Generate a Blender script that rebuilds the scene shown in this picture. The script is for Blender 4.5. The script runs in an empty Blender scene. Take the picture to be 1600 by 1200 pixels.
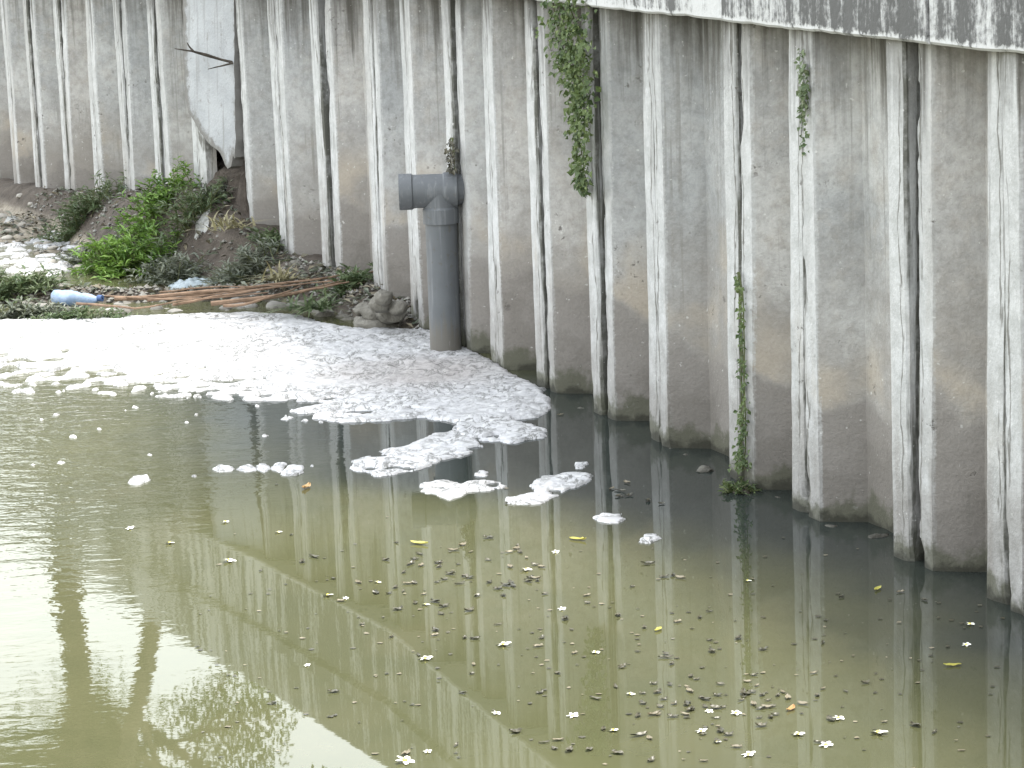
import bpy, math, random
import numpy as np
from mathutils import Vector, Matrix, noise as mn

# ---------------------------------------------------------------- camera, sky, sun, exposure
scene = bpy.context.scene
C = scene.collection
F_PX, CAM_H, PITCH, ROLL = 4000.0, 3.0, math.radians(10.3), math.radians(-2.0)
fw = Vector((0, math.cos(PITCH), -math.sin(PITCH)))
r0 = Vector((1, 0, 0)); u0 = r0.cross(fw)
rt = math.cos(ROLL) * r0 + math.sin(ROLL) * u0
up = -math.sin(ROLL) * r0 + math.cos(ROLL) * u0
cd = bpy.data.cameras.new('camera'); cam = bpy.data.objects.new('camera', cd); C.objects.link(cam)
cd.sensor_width = 36.0; cd.lens = F_PX / 1600 * 36.0; cd.clip_end = 2000
M = Matrix((rt, up, -fw)).transposed().to_4x4(); M.translation = Vector((0, 0, CAM_H)); cam.matrix_world = M
scene.camera = cam

SUN_EL, SUN_DIR = math.radians(74), Vector((0.93, 0.37, 0)).normalized()     # the sun stands behind the wall
w = bpy.data.worlds.new('World'); scene.world = w; w.use_nodes = True
nt = w.node_tree; nt.nodes.clear()
sky = nt.nodes.new('ShaderNodeTexSky'); sky.sky_type = 'NISHITA'; sky.sun_disc = False
sky.sun_elevation = SUN_EL; sky.sun_rotation = math.atan2(SUN_DIR.x, SUN_DIR.y)
sky.air_density = 2.2; sky.dust_density = 1.0; sky.ozone_density = 1.0
hs = nt.nodes.new('ShaderNodeHueSaturation'); hs.inputs['Saturation'].default_value = 0.25
bg = nt.nodes.new('ShaderNodeBackground'); bg.inputs[1].default_value = 0.15
wo = nt.nodes.new('ShaderNodeOutputWorld')
nt.links.new(sky.outputs[0], hs.inputs['Color']); nt.links.new(hs.outputs[0], bg.inputs[0]); nt.links.new(bg.outputs[0], wo.inputs[0])
sd = bpy.data.lights.new('sun', 'SUN'); sd.energy = 1.5; sd.angle = math.radians(10.0); sd.color = (1.0, 0.95, 0.86)
sun = bpy.data.objects.new('sun', sd); C.objects.link(sun)
sv = Vector((SUN_DIR.x * math.cos(SUN_EL), SUN_DIR.y * math.cos(SUN_EL), math.sin(SUN_EL)))
sun.rotation_euler = sv.to_track_quat('Z', 'Y').to_euler(); sun.location = sv * 40
vs = scene.view_settings; vs.view_transform = 'Standard'; vs.look = 'None'; vs.gamma = 1.0; vs.use_curve_mapping = False
vs.exposure = 2.1
scene.cycles.use_denoising = True
scene.cycles.max_bounces = 5; scene.cycles.diffuse_bounces = 3; scene.cycles.glossy_bounces = 3; scene.cycles.transmission_bounces = 2; scene.cycles.caustics_reflective = False; scene.cycles.caustics_refractive = False

# ---------------------------------------------------------------- helpers
rng = np.random.default_rng(7); random.seed(7)

def PX(x, y, z=0.0):
    """the place at height z that stands at photo point (x, y)"""
    d = fw * F_PX + rt * (x - 800) + up * (600 - y)
    t = (z - CAM_H) / d.z
    return Vector((0, 0, CAM_H)) + d * t

def n3(x, y, z, s=1.0, o=0.0): return mn.noise(Vector((x * s + o, y * s + o * .7, z * s - o)))
def fbm(x, y, z, s=1.0, o=0.0, oct=4):
    v, a, t = 0., 1., 0.
    for i in range(oct):
        v += a * n3(x, y, z, s, o + 13.1 * i); t += a; a *= .5; s *= 2.1
    return v / t
def sstep(a, b, x):
    t = min(1., max(0., (x - a) / (b - a))); return t * t * (3 - 2 * t)

def tag(o, label=None, cat=None, group=None, kind=None):
    if label: o['label'] = label
    if cat: o['category'] = cat
    if group: o['group'] = group
    if kind: o['kind'] = kind
    return o
def mesh_obj(name, verts, faces, mat=None, parent=None, loc=None, smooth=None, attrs=None):
    me = bpy.data.meshes.new(name)
    vv = [tuple(v) for v in verts]
    if loc is not None:
        vv = [(a - loc[0], b - loc[1], c - loc[2]) for a, b, c in vv]
    me.from_pydata(vv, [], [tuple(int(i) for i in f) for f in faces]); me.update()
    if attrs:
        for k, vals in attrs.items():
            a = me.attributes.new(k, 'FLOAT', 'POINT'); a.data.foreach_set('value', np.asarray(vals, dtype=np.float32))
    if smooth is not None:
        me.polygons.foreach_set('use_smooth', [True] * len(me.polygons))
        if smooth < 179: me.set_sharp_from_angle(angle=math.radians(smooth))
    if mat:
        for m in (mat if isinstance(mat, (list, tuple)) else [mat]): me.materials.append(m)
    o = bpy.data.objects.new(name, me); C.objects.link(o)
    if loc is not None: o.location = loc
    if parent is not None:
        o.parent = parent
        if loc is not None: o.location = Vector(loc) - parent.location
        else: o.location = -parent.location
    return o
def empty(name, loc):
    o = bpy.data.objects.new(name, None); C.objects.link(o); o.location = loc; o.empty_display_size = .2
    return o

class MB:
    def __init__(s): s.v = []; s.f = []
    def add(s, v, f):
        b = len(s.v); s.v += [tuple(p) for p in v]; s.f += [tuple(i + b for i in q) for q in f]
    def tube(s, pts, radii, n=8, cap=True):
        pts = [Vector(p) for p in pts]; rings = []; ref = None; b = len(s.v)
        for i, p in enumerate(pts):
            t = (pts[min(i + 1, len(pts) - 1)] - pts[max(i - 1, 0)]).normalized()
            if ref is None: ref = t.orthogonal()
            ref = (ref - t * ref.dot(t)).normalized(); bi = t.cross(ref)
            r = radii[i] if hasattr(radii, '__len__') else radii
            for k in range(n):
                a = 2 * math.pi * k / n; s.v.append(tuple(p + (ref * math.cos(a) + bi * math.sin(a)) * r))
        for i in range(len(pts) - 1):
            for k in range(n):
                k2 = (k + 1) % n; s.f.append((b + i * n + k, b + i * n + k2, b + (i + 1) * n + k2, b + (i + 1) * n + k))
        if cap:
            s.f.append(tuple(b + k for k in range(n))[::-1]); s.f.append(tuple(b + (len(pts) - 1) * n + k for k in range(n)))
    def build(s, name, mat, parent=None, loc=None, smooth=40): return mesh_obj(name, s.v, s.f, mat, parent, loc, smooth)

# ---------------------------------------------------------------- materials
class NT:
    def __init__(s, name):
        s.m = bpy.data.materials.new(name); s.m.use_nodes = True; s.t = s.m.node_tree; s.t.nodes.clear()
        s.out = s.t.nodes.new('ShaderNodeOutputMaterial')
        s.b = s.t.nodes.new('ShaderNodeBsdfPrincipled'); s.t.links.new(s.b.outputs[0], s.out.inputs[0])
        g = s.t.nodes.new('ShaderNodeNewGeometry'); s.pos = g.outputs['Position']
    def link(s, a, inp):
        if isinstance(a, bpy.types.NodeSocket): s.t.links.new(a, inp)
        else:
            if hasattr(a, '__len__') and len(a) == 3 and inp.type == 'RGBA': a = (*a, 1)
            inp.default_value = a
    def set(s, **k):
        for n, v in k.items(): s.link(v, s.b.inputs[n.replace('_', ' ')])
    def sc(s, v, x, y, z, off=None):
        n = s.t.nodes.new('ShaderNodeMapping'); s.link(v, n.inputs[0]); n.inputs['Scale'].default_value = (x, y, z)
        if off: n.inputs['Location'].default_value = off
        return n.outputs[0]
    def noise(s, v, scale, detail=4, rough=.55, dist=0.):
        n = s.t.nodes.new('ShaderNodeTexNoise'); s.link(v, n.inputs['Vector']); n.inputs['Scale'].default_value = scale
        n.inputs['Detail'].default_value = detail; n.inputs['Roughness'].default_value = rough; n.inputs['Distortion'].default_value = dist
        return n.outputs[0]
    def voro(s, v, scale, feat='F1'):
        n = s.t.nodes.new('ShaderNodeTexVoronoi'); s.link(v, n.inputs['Vector']); n.inputs['Scale'].default_value = scale; n.feature = feat
        return n.outputs[0]
    def math(s, op, a, b=0., c=0.):
        n = s.t.nodes.new('ShaderNodeMath'); n.operation = op
        s.link(a, n.inputs[0]); s.link(b, n.inputs[1]); s.link(c, n.inputs[2]); return n.outputs[0]
    def ss(s, v, a, b, lo=0., hi=1.):
        n = s.t.nodes.new('ShaderNodeMapRange'); n.interpolation_type = 'SMOOTHSTEP'; s.link(v, n.inputs[0])
        if a > b: a, b, lo, hi = b, a, hi, lo
        n.inputs[1].default_value = a; n.inputs[2].default_value = b; n.inputs[3].default_value = lo; n.inputs[4].default_value = hi
        return n.outputs[0]
    def mix(s, f, a, b, mode='MIX'):
        n = s.t.nodes.new('ShaderNodeMix'); n.data_type = 'RGBA'; n.blend_type = mode
        s.link(f, n.inputs[0]); s.link(a, n.inputs[6]); s.link(b, n.inputs[7]); return n.outputs[2]
    def attr(s, name):
        n = s.t.nodes.new('ShaderNodeAttribute'); n.attribute_name = name; return n.outputs['Fac']
    def rnd(s):
        n = s.t.nodes.new('ShaderNodeObjectInfo'); return n.outputs['Random']
    def z(s):
        n = s.t.nodes.new('ShaderNodeSeparateXYZ'); s.link(s.pos, n.inputs[0]); return n.outputs[2]
    def bump(s, h, strength=.5, dist=.02):
        n = s.t.nodes.new('ShaderNodeBump'); s.link(h, n.inputs['Height']); s.link(strength, n.inputs['Strength']); n.inputs['Distance'].default_value = dist
        s.t.links.new(n.outputs[0], s.b.inputs['Normal'])

def simple(name, c1, c2, scale=8., rough=.8, bump=.3, bd=.01, spec=.3, sss=None, detail=5):
    m = NT(name); n = m.noise(m.pos, scale, detail)
    m.set(Base_Color=m.mix(m.ss(n, .3, .7), c1, c2), Roughness=rough); m.b.inputs['Specular IOR Level'].default_value = spec
    if bump: m.bump(m.noise(m.pos, scale * 4, 4), bump, bd)
    return m.m

def mat_concrete():
    m = NT('weathered_concrete'); z = m.z(); p = m.pos; jd = m.attr('joint_distance'); rn = m.rnd()
    off = m.t.nodes.new('ShaderNodeVectorMath'); off.operation = 'ADD'; m.link(p, off.inputs[0])
    cmb = m.t.nodes.new('ShaderNodeCombineXYZ'); m.link(m.math('MULTIPLY', rn, 37.), cmb.inputs[2]); m.link(cmb.outputs[0], off.inputs[1]); q = off.outputs[0]
    n1 = m.noise(q, 1.9, 5, .6); n2 = m.noise(q, 8., 5, .65); fine = m.noise(q, 55., 3, .65)
    streak = m.noise(m.sc(q, 18, 18, .8), 1., 5, .65); wide = m.noise(m.sc(q, 5, 5, .45), 1., 3, .5)
    c5 = lambda v: m.math('SUBTRACT', v, .5)
    col = m.mix(m.ss(n1, .32, .68), (.33, .337, .338), (.48, .48, .47))
    col = m.mix(m.ss(n2, .42, .72, 0, .5), col, (.36, .335, .30))
    col = m.mix(m.ss(rn, .6, .9, 0, .25), col, (.40, .36, .32)); col = m.mix(m.ss(rn, .42, .1, 0, .45), col, (.29, .30, .305))
    med = m.noise(q, 15., 6, .72); col = m.mix(m.ss(med, .40, .66, 0, .55), col, m.mix(1., col, (.62, .615, .60), 'MULTIPLY'))
    drip = m.math('MULTIPLY', m.ss(m.noise(m.sc(q, 26, 26, .55), 1., 4, .6), .56, .66), m.ss(m.noise(q, 1.4, 3), .46, .6, 0, .55)); col = m.mix(drip, col, (.20, .195, .18))
    # brown tide stain on the lower wall
    zz = m.math('ADD', m.math('ADD', z, m.math('MULTIPLY', c5(n1), 1.7)), m.math('MULTIPLY', c5(n2), .5))
    col = m.mix(m.ss(zz, 1.45, .5, 0, .85), col, (.255, .235, .21))
    zs = m.math('ADD', z, m.math('ADD', m.math('MULTIPLY', c5(m.noise(q, 1.1, 2)), 1.3), m.math('MULTIPLY', c5(n2), .25)))
    col = m.mix(m.math('MULTIPLY', m.ss(zs, .66, .78), m.ss(zs, 1.4, .9, 0, 1.)), col, m.mix(m.ss(m.noise(q, 1.7, 3), .48, .64, 0, .55), col, (.43, .375, .30)))
    col = m.mix(m.ss(zs, .70, .62, 0, .5), col, (.195, .18, .168))
    col = m.mix(m.ss(zz, .42, .12, 0, .5), col, (.15, .137, .12))
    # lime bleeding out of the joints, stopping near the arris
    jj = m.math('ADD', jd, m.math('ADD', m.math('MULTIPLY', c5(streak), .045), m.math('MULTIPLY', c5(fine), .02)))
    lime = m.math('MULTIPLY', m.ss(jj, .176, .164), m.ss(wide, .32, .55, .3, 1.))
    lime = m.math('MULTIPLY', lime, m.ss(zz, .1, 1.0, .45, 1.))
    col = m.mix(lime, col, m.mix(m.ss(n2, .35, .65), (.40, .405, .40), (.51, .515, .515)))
    # ragged dark lines beside the joint
    grow = m.math('MULTIPLY', m.ss(m.math('ADD', jd, m.math('MULTIPLY', c5(streak), .14)), .026, .010), m.ss(n2, .32, .55, .35, .95))
    col = m.mix(grow, col, (.095, .095, .08))
    ln = m.math('ABSOLUTE', m.math('SUBTRACT', jd, m.math('ADD', .055, m.math('MULTIPLY', c5(m.noise(m.sc(q, 7, 7, 1.6), 1., 4, .65)), .17))))
    col = m.mix(m.math('MULTIPLY', m.ss(ln, .010, .002), m.ss(n1, .38, .52, 0., .8)), col, (.12, .115, .10))
    # mould streaks below the cap
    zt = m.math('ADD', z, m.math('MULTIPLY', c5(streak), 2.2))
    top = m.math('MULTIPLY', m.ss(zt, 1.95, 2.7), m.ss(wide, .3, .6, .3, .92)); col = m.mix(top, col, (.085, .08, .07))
    thin = m.math('MULTIPLY', m.ss(streak, .62, .70), m.ss(wide, .48, .62, 0., .6)); col = m.mix(thin, col, (.14, .135, .12))
    spots = m.math('MULTIPLY', m.ss(m.noise(q, 22., 4, .6), .60, .70), m.ss(m.noise(q, 2.3, 2), .54, .64, .0, .8)); col = m.mix(spots, col, (.11, .10, .09))
    pale = m.ss(m.noise(q, 33., 2, .5), .70, .76, 0, .4); col = m.mix(pale, col, (.72, .72, .70))
    col = m.mix(m.ss(fine, .35, .65, .0, .22), col, m.mix(1., col, (.62, .62, .62), 'MULTIPLY'))
    slime = m.ss(m.math('ADD', z, m.math('ADD', m.math('MULTIPLY', c5(n2), .30), m.math('MULTIPLY', c5(wide), .35))), .15, .07, 0, .8); col = m.mix(slime, col, (.085, .087, .06))
    wet = m.ss(m.math('ADD', z, m.math('MULTIPLY', c5(n2), .22)), .015, .06, .45, 1.)
    col = m.mix(1., col, wet, 'MULTIPLY')
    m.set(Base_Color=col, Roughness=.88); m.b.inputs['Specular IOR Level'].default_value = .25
    h = m.math('ADD', m.math('MULTIPLY', n2, .8), m.math('ADD', m.math('MULTIPLY', fine, .5), m.math('MULTIPLY', spots, -.6)))
    m.bump(h, .42, .02)
    return m.m

def mat_slab():
    m = NT('pale_broken_concrete'); q = m.pos; n1 = m.noise(q, 3., 6, .6); fine = m.noise(q, 40., 4)
    col = m.mix(m.ss(n1, .3, .7), (.30, .312, .325), (.39, .402, .415))
    e = m.attr('edge_distance'); k = m.ss(m.math('ADD', e, m.math('MULTIPLY', m.math('SUBTRACT', m.noise(q, 14., 5, .65), .5), .24)), .10, .02)
    col = m.mix(m.math('MULTIPLY', k, .8), col, (.13, .12, .105))
    st = m.noise(m.sc(q, 14, 14, .8), 1., 4); col = m.mix(m.ss(st, .52, .7, 0, .6), col, (.22, .22, .21)); col = m.mix(m.ss(m.noise(q, 11., 5, .7), .58, .68, 0, .6), col, (.20, .19, .175))
    m.set(Base_Color=col, Roughness=.85); m.bump(m.math('ADD', n1, fine), .4, .015); return m.m

def mat_cap():
    m = NT('mouldy_whitewash'); q = m.pos; rn = m.rnd(); z = m.z()
    st = m.noise(m.sc(q, 9, 9, 1.1), 1., 7, .68); big = m.noise(m.sc(q, 1.3, 1.3, .3), 1., 2); fine = m.noise(q, 30., 5, .65)
    v = m.math('ADD', st, m.math('MULTIPLY', m.math('SUBTRACT', fine, .5), .42)); v = m.math('ADD', v, m.math('MULTIPLY', m.math('SUBTRACT', rn, .5), .2)); v = m.math('ADD', v, .035)
    v = m.math('ADD', v, m.math('MULTIPLY', m.math('SUBTRACT', big, .5), .5))
    rim = m.ss(m.math('ADD', m.attr('lip'), m.math('MULTIPLY', m.math('SUBTRACT', fine, .5), .06)), .04, .012, 0., .2)
    v = m.math('SUBTRACT', v, rim)
    k = m.ss(v, .40, .64)
    col = m.mix(k, m.mix(fine, (.45, .46, .46), (.58, .58, .58)), m.mix(st, (.045, .046, .046), (.13, .13, .128)))
    m.set(Base_Color=col, Roughness=.85); m.bump(m.math('ADD', fine, m.math('MULTIPLY', k, .5)), .4, .012); return m.m

def mat_water():
    m = NT('murky_canal_water'); p = m.pos
    sp = m.t.nodes.new('ShaderNodeSeparateXYZ'); m.link(p, sp.inputs[0]); x, y = sp.outputs[0], sp.outputs[1]
    flat = m.sc(p, 1, 1, 0)
    n1 = m.noise(flat, .55, 4, .5); n2 = m.noise(flat, 2.2, 4, .55)
    col = m.mix(m.ss(n1, .3, .7), (.066, .068, .034), (.079, .080, .040))
    col = m.mix(m.ss(m.noise(m.sc(p, .8, .5, 0), 1.3, 5, .6, .8), .48, .66, 0, .3), col, (.095, .09, .05)); col = m.mix(m.ss(n2, .4, .75, 0, .5), col, (.056, .06, .03))
    # dark grey tint in a wavering band along the wall
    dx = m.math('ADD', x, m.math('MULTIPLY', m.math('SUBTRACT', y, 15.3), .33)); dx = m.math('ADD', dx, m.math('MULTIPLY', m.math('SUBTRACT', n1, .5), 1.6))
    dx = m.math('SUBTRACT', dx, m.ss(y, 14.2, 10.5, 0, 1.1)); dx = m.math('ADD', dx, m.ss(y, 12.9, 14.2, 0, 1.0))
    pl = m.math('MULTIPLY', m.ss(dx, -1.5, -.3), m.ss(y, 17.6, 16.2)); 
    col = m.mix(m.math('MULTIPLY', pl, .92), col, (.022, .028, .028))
    m.set(Base_Color=col, Roughness=.012, IOR=1.333)
    # ripples: lively by the drain on the left, nearly still under the wall
    liv = m.ss(m.math('ADD', x, m.math('MULTIPLY', m.math('SUBTRACT', n1, .5), 2.2)), -1.0, -3.2, .02, .85)
    liv = m.math('MULTIPLY', liv, m.ss(y, 11.8, 15.2, .22, 1.))
    rip = m.math('ADD', m.noise(m.sc(p, 1, 1.9, 0), 4.2, 3, .5, .4), m.math('MULTIPLY', m.noise(m.sc(p, 1, 1.3, 0), 17., 2, .5), .28))
    m.bump(m.math('MULTIPLY', rip, liv), 1., .016)
    return m.m

def mat_foam():
    m = NT('white_scum_foam'); q = m.pos; n1 = m.noise(q, 1.6, 4); n2 = m.noise(q, 22., 4, .6)
    col = m.mix(m.ss(n2, .3, .7), (.36, .36, .37), (.50, .50, .50))
    sp = m.t.nodes.new('ShaderNodeVectorMath'); sp.operation = 'DISTANCE'; m.link(q, sp.inputs[0]); sp.inputs[1].default_value = PX(655, 585, 0)
    dirty = m.ss(m.math('ADD', sp.outputs['Value'], m.math('MULTIPLY', m.math('SUBTRACT', n1, .5), 1.2)), 1.0, .2, 0, .6)
    col = m.mix(dirty, col, (.30, .265, .245))
    # wet film showing between the bubbles
    film = m.math('ABSOLUTE', m.math('SUBTRACT', m.noise(m.sc(q, 1, .6, 1), 9., 5, .65, .6), .5))
    col = m.mix(m.math('MULTIPLY', m.ss(film, .045, .008), m.ss(m.noise(q, 2.3, 3), .36, .58, .28, .8)), col, (.085, .085, .075))
    m.set(Base_Color=col, Roughness=.5)
    m.bump(m.math('ADD', n2, m.math('MULTIPLY', film, 2.)), .5, .012); return m.m

def mat_leaf(name, c1, c2, c3=None, scale=6., trans=.25, rough=.5):
    m = NT(name); n = m.noise(m.pos, scale, 3); f = m.noise(m.pos, scale * 7, 2)
    col = m.mix(m.ss(n, .35, .65), c1, c2)
    if c3: col = m.mix(m.ss(f, .58, .7), col, c3)
    m.set(Base_Color=col, Roughness=rough)
    tr = m.t.nodes.new('ShaderNodeBsdfTranslucent'); m.link(col, tr.inputs[0])
    ms = m.t.nodes.new('ShaderNodeMixShader'); ms.inputs[0].default_value = trans
    m.t.links.new(m.b.outputs[0], ms.inputs[1]); m.t.links.new(tr.outputs[0], ms.inputs[2]); m.t.links.new(ms.outputs[0], m.out.inputs[0])
    return m.m

def mat_pvc():
    m = NT('grey_pvc'); q = m.pos; n = m.noise(q, 9., 5); st = m.noise(m.sc(q, 30, 30, 1.5), 1., 5, .6)
    col = m.mix(n, (.082, .09, .098), (.118, .126, .134)); col = m.mix(m.ss(st, .52, .72, 0, .6), col, (.20, .21, .22)); col = m.mix(m.ss(m.noise(q, 22., 4), .6, .7, 0, .6), col, (.09, .085, .075))
    col = m.mix(m.ss(m.math('ADD', m.z(), m.math('MULTIPLY', m.math('SUBTRACT', st, .5), .5)), .30, .08, 0, .75), col, (.12, .108, .088))
    col = m.mix(m.ss(m.noise(m.sc(q, 40, 40, 9), 1., 4, .7), .64, .72, 0, .4), col, (.34, .34, .33))
    m.set(Base_Color=col, Roughness=.55); m.bump(m.math('ADD', n, st), .25, .008); return m.m

def mat_soil():
    m = NT('bank_soil'); n = m.noise(m.pos, 5., 6, .65); g = m.noise(m.pos, 30., 5, .7); z = m.z()
    col = m.mix(m.ss(n, .3, .7), (.05, .039, .03), (.105, .086, .068))
    sp = m.t.nodes.new('ShaderNodeSeparateXYZ'); m.link(m.pos, sp.inputs[0])
    sand = m.math('MULTIPLY', m.ss(m.math('ADD', z, m.math('MULTIPLY', m.math('SUBTRACT', n, .5), .12)), .16, .05), m.ss(sp.outputs[1], 22.8, 23.8))
    col = m.mix(sand, col, m.mix(m.ss(g, .35, .65), (.22, .19, .14), (.36, .32, .26)))
    col = m.mix(m.ss(z, .05, .005, 0, .55), col, (.09, .08, .06))
    m.set(Base_Color=col, Roughness=.9); m.bump(m.math('ADD', n, g), .9, .03); return m.m
MT = dict(
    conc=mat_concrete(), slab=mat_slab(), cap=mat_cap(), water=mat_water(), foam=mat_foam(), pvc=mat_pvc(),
    soil=mat_soil(),
    backfill=simple('dark_backfill', (.05, .042, .034), (.10, .085, .07), 6., .95, .8, .04),
    ground=simple('street_ground', (.16, .15, .14), (.22, .21, .19), 2., .95),
    rubble=simple('rubble_stone', (.11, .105, .09), (.25, .24, .22), 4., .9, .6, .02),
    wetstone=simple('wet_stone', (.035, .033, .026), (.12, .115, .095), 16., .6, .8, .02),
    stone=simple('pale_stone', (.24, .22, .19), (.38, .36, .32), 5., .9, .6, .02),
    lump=simple('lumpy_mortar', (.10, .094, .078), (.20, .19, .165), 7., .95, .9, .03),
    stalk=simple('dry_stalk', (.11, .07, .045), (.23, .155, .105), 9., .8, .5, .005),
    twig=simple('dead_twig', (.045, .038, .03), (.10, .085, .07), 15., .9),
    bark=simple('tree_bark', (.10, .08, .055), (.19, .155, .11), 9., .95, .8, .03),
    stem=simple('green_stem', (.07, .09, .03), (.12, .13, .06), 15., .7, .2),
    bright=mat_leaf('bright_green_leaf', (.09, .18, .03), (.17, .29, .05), (.28, .35, .09)),
    dull=mat_leaf('dull_green_leaf', (.07, .11, .045), (.14, .18, .09), (.22, .24, .14)),
    grey=mat_leaf('dusty_leaf', (.10, .12, .085), (.20, .215, .165), (.27, .27, .21)),
    ivy=mat_leaf('ivy_leaf', (.05, .085, .025), (.115, .16, .05), (.20, .24, .09)),
    crown=mat_leaf('tree_leaf', (.05, .10, .018), (.10, .165, .03), (.19, .23, .05), 2., .35),
    straw=mat_leaf('dry_grass', (.22, .20, .11), (.33, .30, .17)),
    litter=mat_leaf('sodden_leaf', (.038, .036, .02), (.07, .062, .036), None, 9., .0, .4),
    tanleaf=mat_leaf('tan_leaf', (.13, .11, .07), (.22, .19, .13), None, 9., .1),
    yleaf=mat_leaf('yellow_leaf', (.40, .36, .06), (.46, .44, .12), None, 9., .2),
    oleaf=mat_leaf('orange_leaf', (.38, .20, .07), (.45, .30, .14), None, 9., .2),
    petal=simple('cream_petal', (.80, .79, .70), (.88, .87, .80), 20., .5, 0),
    pcore=simple('yellow_flower_heart', (.75, .62, .08), (.8, .7, .15), 20., .5, 0),
    blueplastic=simple('pale_blue_plastic', (.17, .24, .36), (.30, .37, .47), 12., .3, .3, .01, .5),
    whiteplastic=simple('white_plastic', (.68, .68, .66), (.8, .8, .78), 10., .4, .3, .01, .5),
    paleplastic=simple('grimy_pale_plastic', (.20, .20, .185), (.40, .40, .38), 18., .5, .5, .01, .4),
    greyplastic=simple('grey_blue_plastic', (.16, .20, .22), (.34, .39, .41), 7., .4, .5, .02, .5),
    capblue=simple('blue_cap', (.05, .09, .20), (.07, .11, .24), 9., .4, 0),
)

# ---------------------------------------------------------------- the wall's plan
JX = [1725, 1568, 1425, 1263, 1160, 1029, 941, 852, 776, 722, 653]
J = [PX(x, 515 + (x - 655) * .475) for x in JX]
left = [(-1.0, 19.87), (-1.44, 20.73), (-1.87, 21.60), (-2.30, 22.47), (-2.78, 23.32), (-3.23, 24.18), (-3.66, 25.04), (-4.11, 25.90),
        (-4.56, 26.76), (-5.01, 27.62), (-5.43, 28.50), (-5.85, 29.37)]
J += [Vector((a, b, 0)) for a, b in left]
d_ = (J[1] - J[2]).normalized()
near = [J[0] + d_ * .97 * k for k in range(4, 0, -1)]
e_ = (J[-1] - J[-3]).normalized()
far = [J[-1] + e_ * .97 * k for k in range(1, 9)]
J = near + J + far
NEAR = len(near)
BROKEN = NEAR + 10 + 4            # the slot between joint 388 and joint 320 has lost its pile
arc = [0.]
for a, b in zip(J, J[1:]): arc.append(arc[-1] + (b - a).length)
def wall_frame(i):
    a, b = J[i], J[i + 1]; t = (b - a).normalized(); n = Vector((t.y, -t.x, 0)); 
    n = Vector((-t.y, t.x, 0))
    if n.dot(Vector((-1, 0, 0))) < 0: n = -n
    return a, b, t, n
_seg = []
for i in range(len(J) - 1):
    a, b, t, n = wall_frame(i); _seg.append((a.x, a.y, t.x, t.y, (b - a).length, n.x, n.y, arc[i]))
def near_wall(x, y):
    """arc length along the wall and distance out into the water"""
    best = (1e9, 0, 0)
    for ax, ay, tx, ty, L, nx_, ny_, s0 in _seg:
        dx, dy = x - ax, y - ay; s = min(L, max(0, dx * tx + dy * ty)); ex, ey = dx - tx * s, dy - ty * s; d = ex * ex + ey * ey
        if d < best[0]: best = (d, s0 + s, ex * nx_ + ey * ny_)
    d = math.sqrt(best[0]); return best[1], (d if best[2] >= 0 else -d)
S9 = arc[NEAR + 10]                # joint by the pipe, where the bank begins

def cap_z(i): 
    k = (i - NEAR)
    return 2.39 + .018 * max(0, k - 1) if k < 8 else 2.39 + .018 * 7 + .012 * (k - 8)

# ---------------------------------------------------------------- setting: ground, street, water, banks
mesh_obj('canal_bed', [(-300, -300, -.9), (300, -300, -.9), (300, 300, -.9), (-300, 300, -.9)], [(0, 1, 2, 3)], MT['soil'])['kind'] = 'structure'
wv = [(-60, 3.2, 0), (40, 3.2, 0), (40, 60, 0), (-60, 60, 0)]
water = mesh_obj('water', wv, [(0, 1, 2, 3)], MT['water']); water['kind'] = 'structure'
# street behind the wall
back = []
for i in range(len(J)):
    a, b, t, n = wall_frame(min(i, len(J) - 2)); back.append(J[i] - n * .36)
ex0 = back[0] + d_ * 60; ex1 = back[-1] + e_ * 200
loop = [ex0] + back + [ex1]
rightside = [Vector((p.x + 250, p.y + 20, 0)) for p in loop]
v, f = [], []
for p, q in zip(loop, rightside): v += [(p.x, p.y, 2.82), (q.x, q.y, 2.82)]
for i in range(len(loop) - 1): f.append((2 * i, 2 * i + 1, 2 * i + 3, 2 * i + 2))
mesh_obj('street_ground', v, f, MT['ground'])['kind'] = 'structure'
# earth held up by the piles
v, f = [], []
for i, p in enumerate(loop):
    for k in range(9): v.append((p.x + .06 * n3(p.x, p.y, k, 3), p.y, -.8 + 3.61 * k / 8))
for i in range(len(loop) - 1):
    for k in range(8): f.append((i * 9 + k, (i + 1) * 9 + k, (i + 1) * 9 + k + 1, i * 9 + k + 1))
mesh_obj('backfill_earth', v, f, MT['backfill'], smooth=180)['kind'] = 'structure'
# the bank the photographer stands on
v = [(-60, 3.6, -.9), (40, 3.6, -.9), (40, 2.6, 1.35), (-60, 2.6, 1.35), (40, -80, 1.35), (-60, -80, 1.35)]
mesh_obj('near_bank', v, [(0, 1, 2, 3), (3, 2, 4, 5)], MT['soil'])['kind'] = 'structure'

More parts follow.
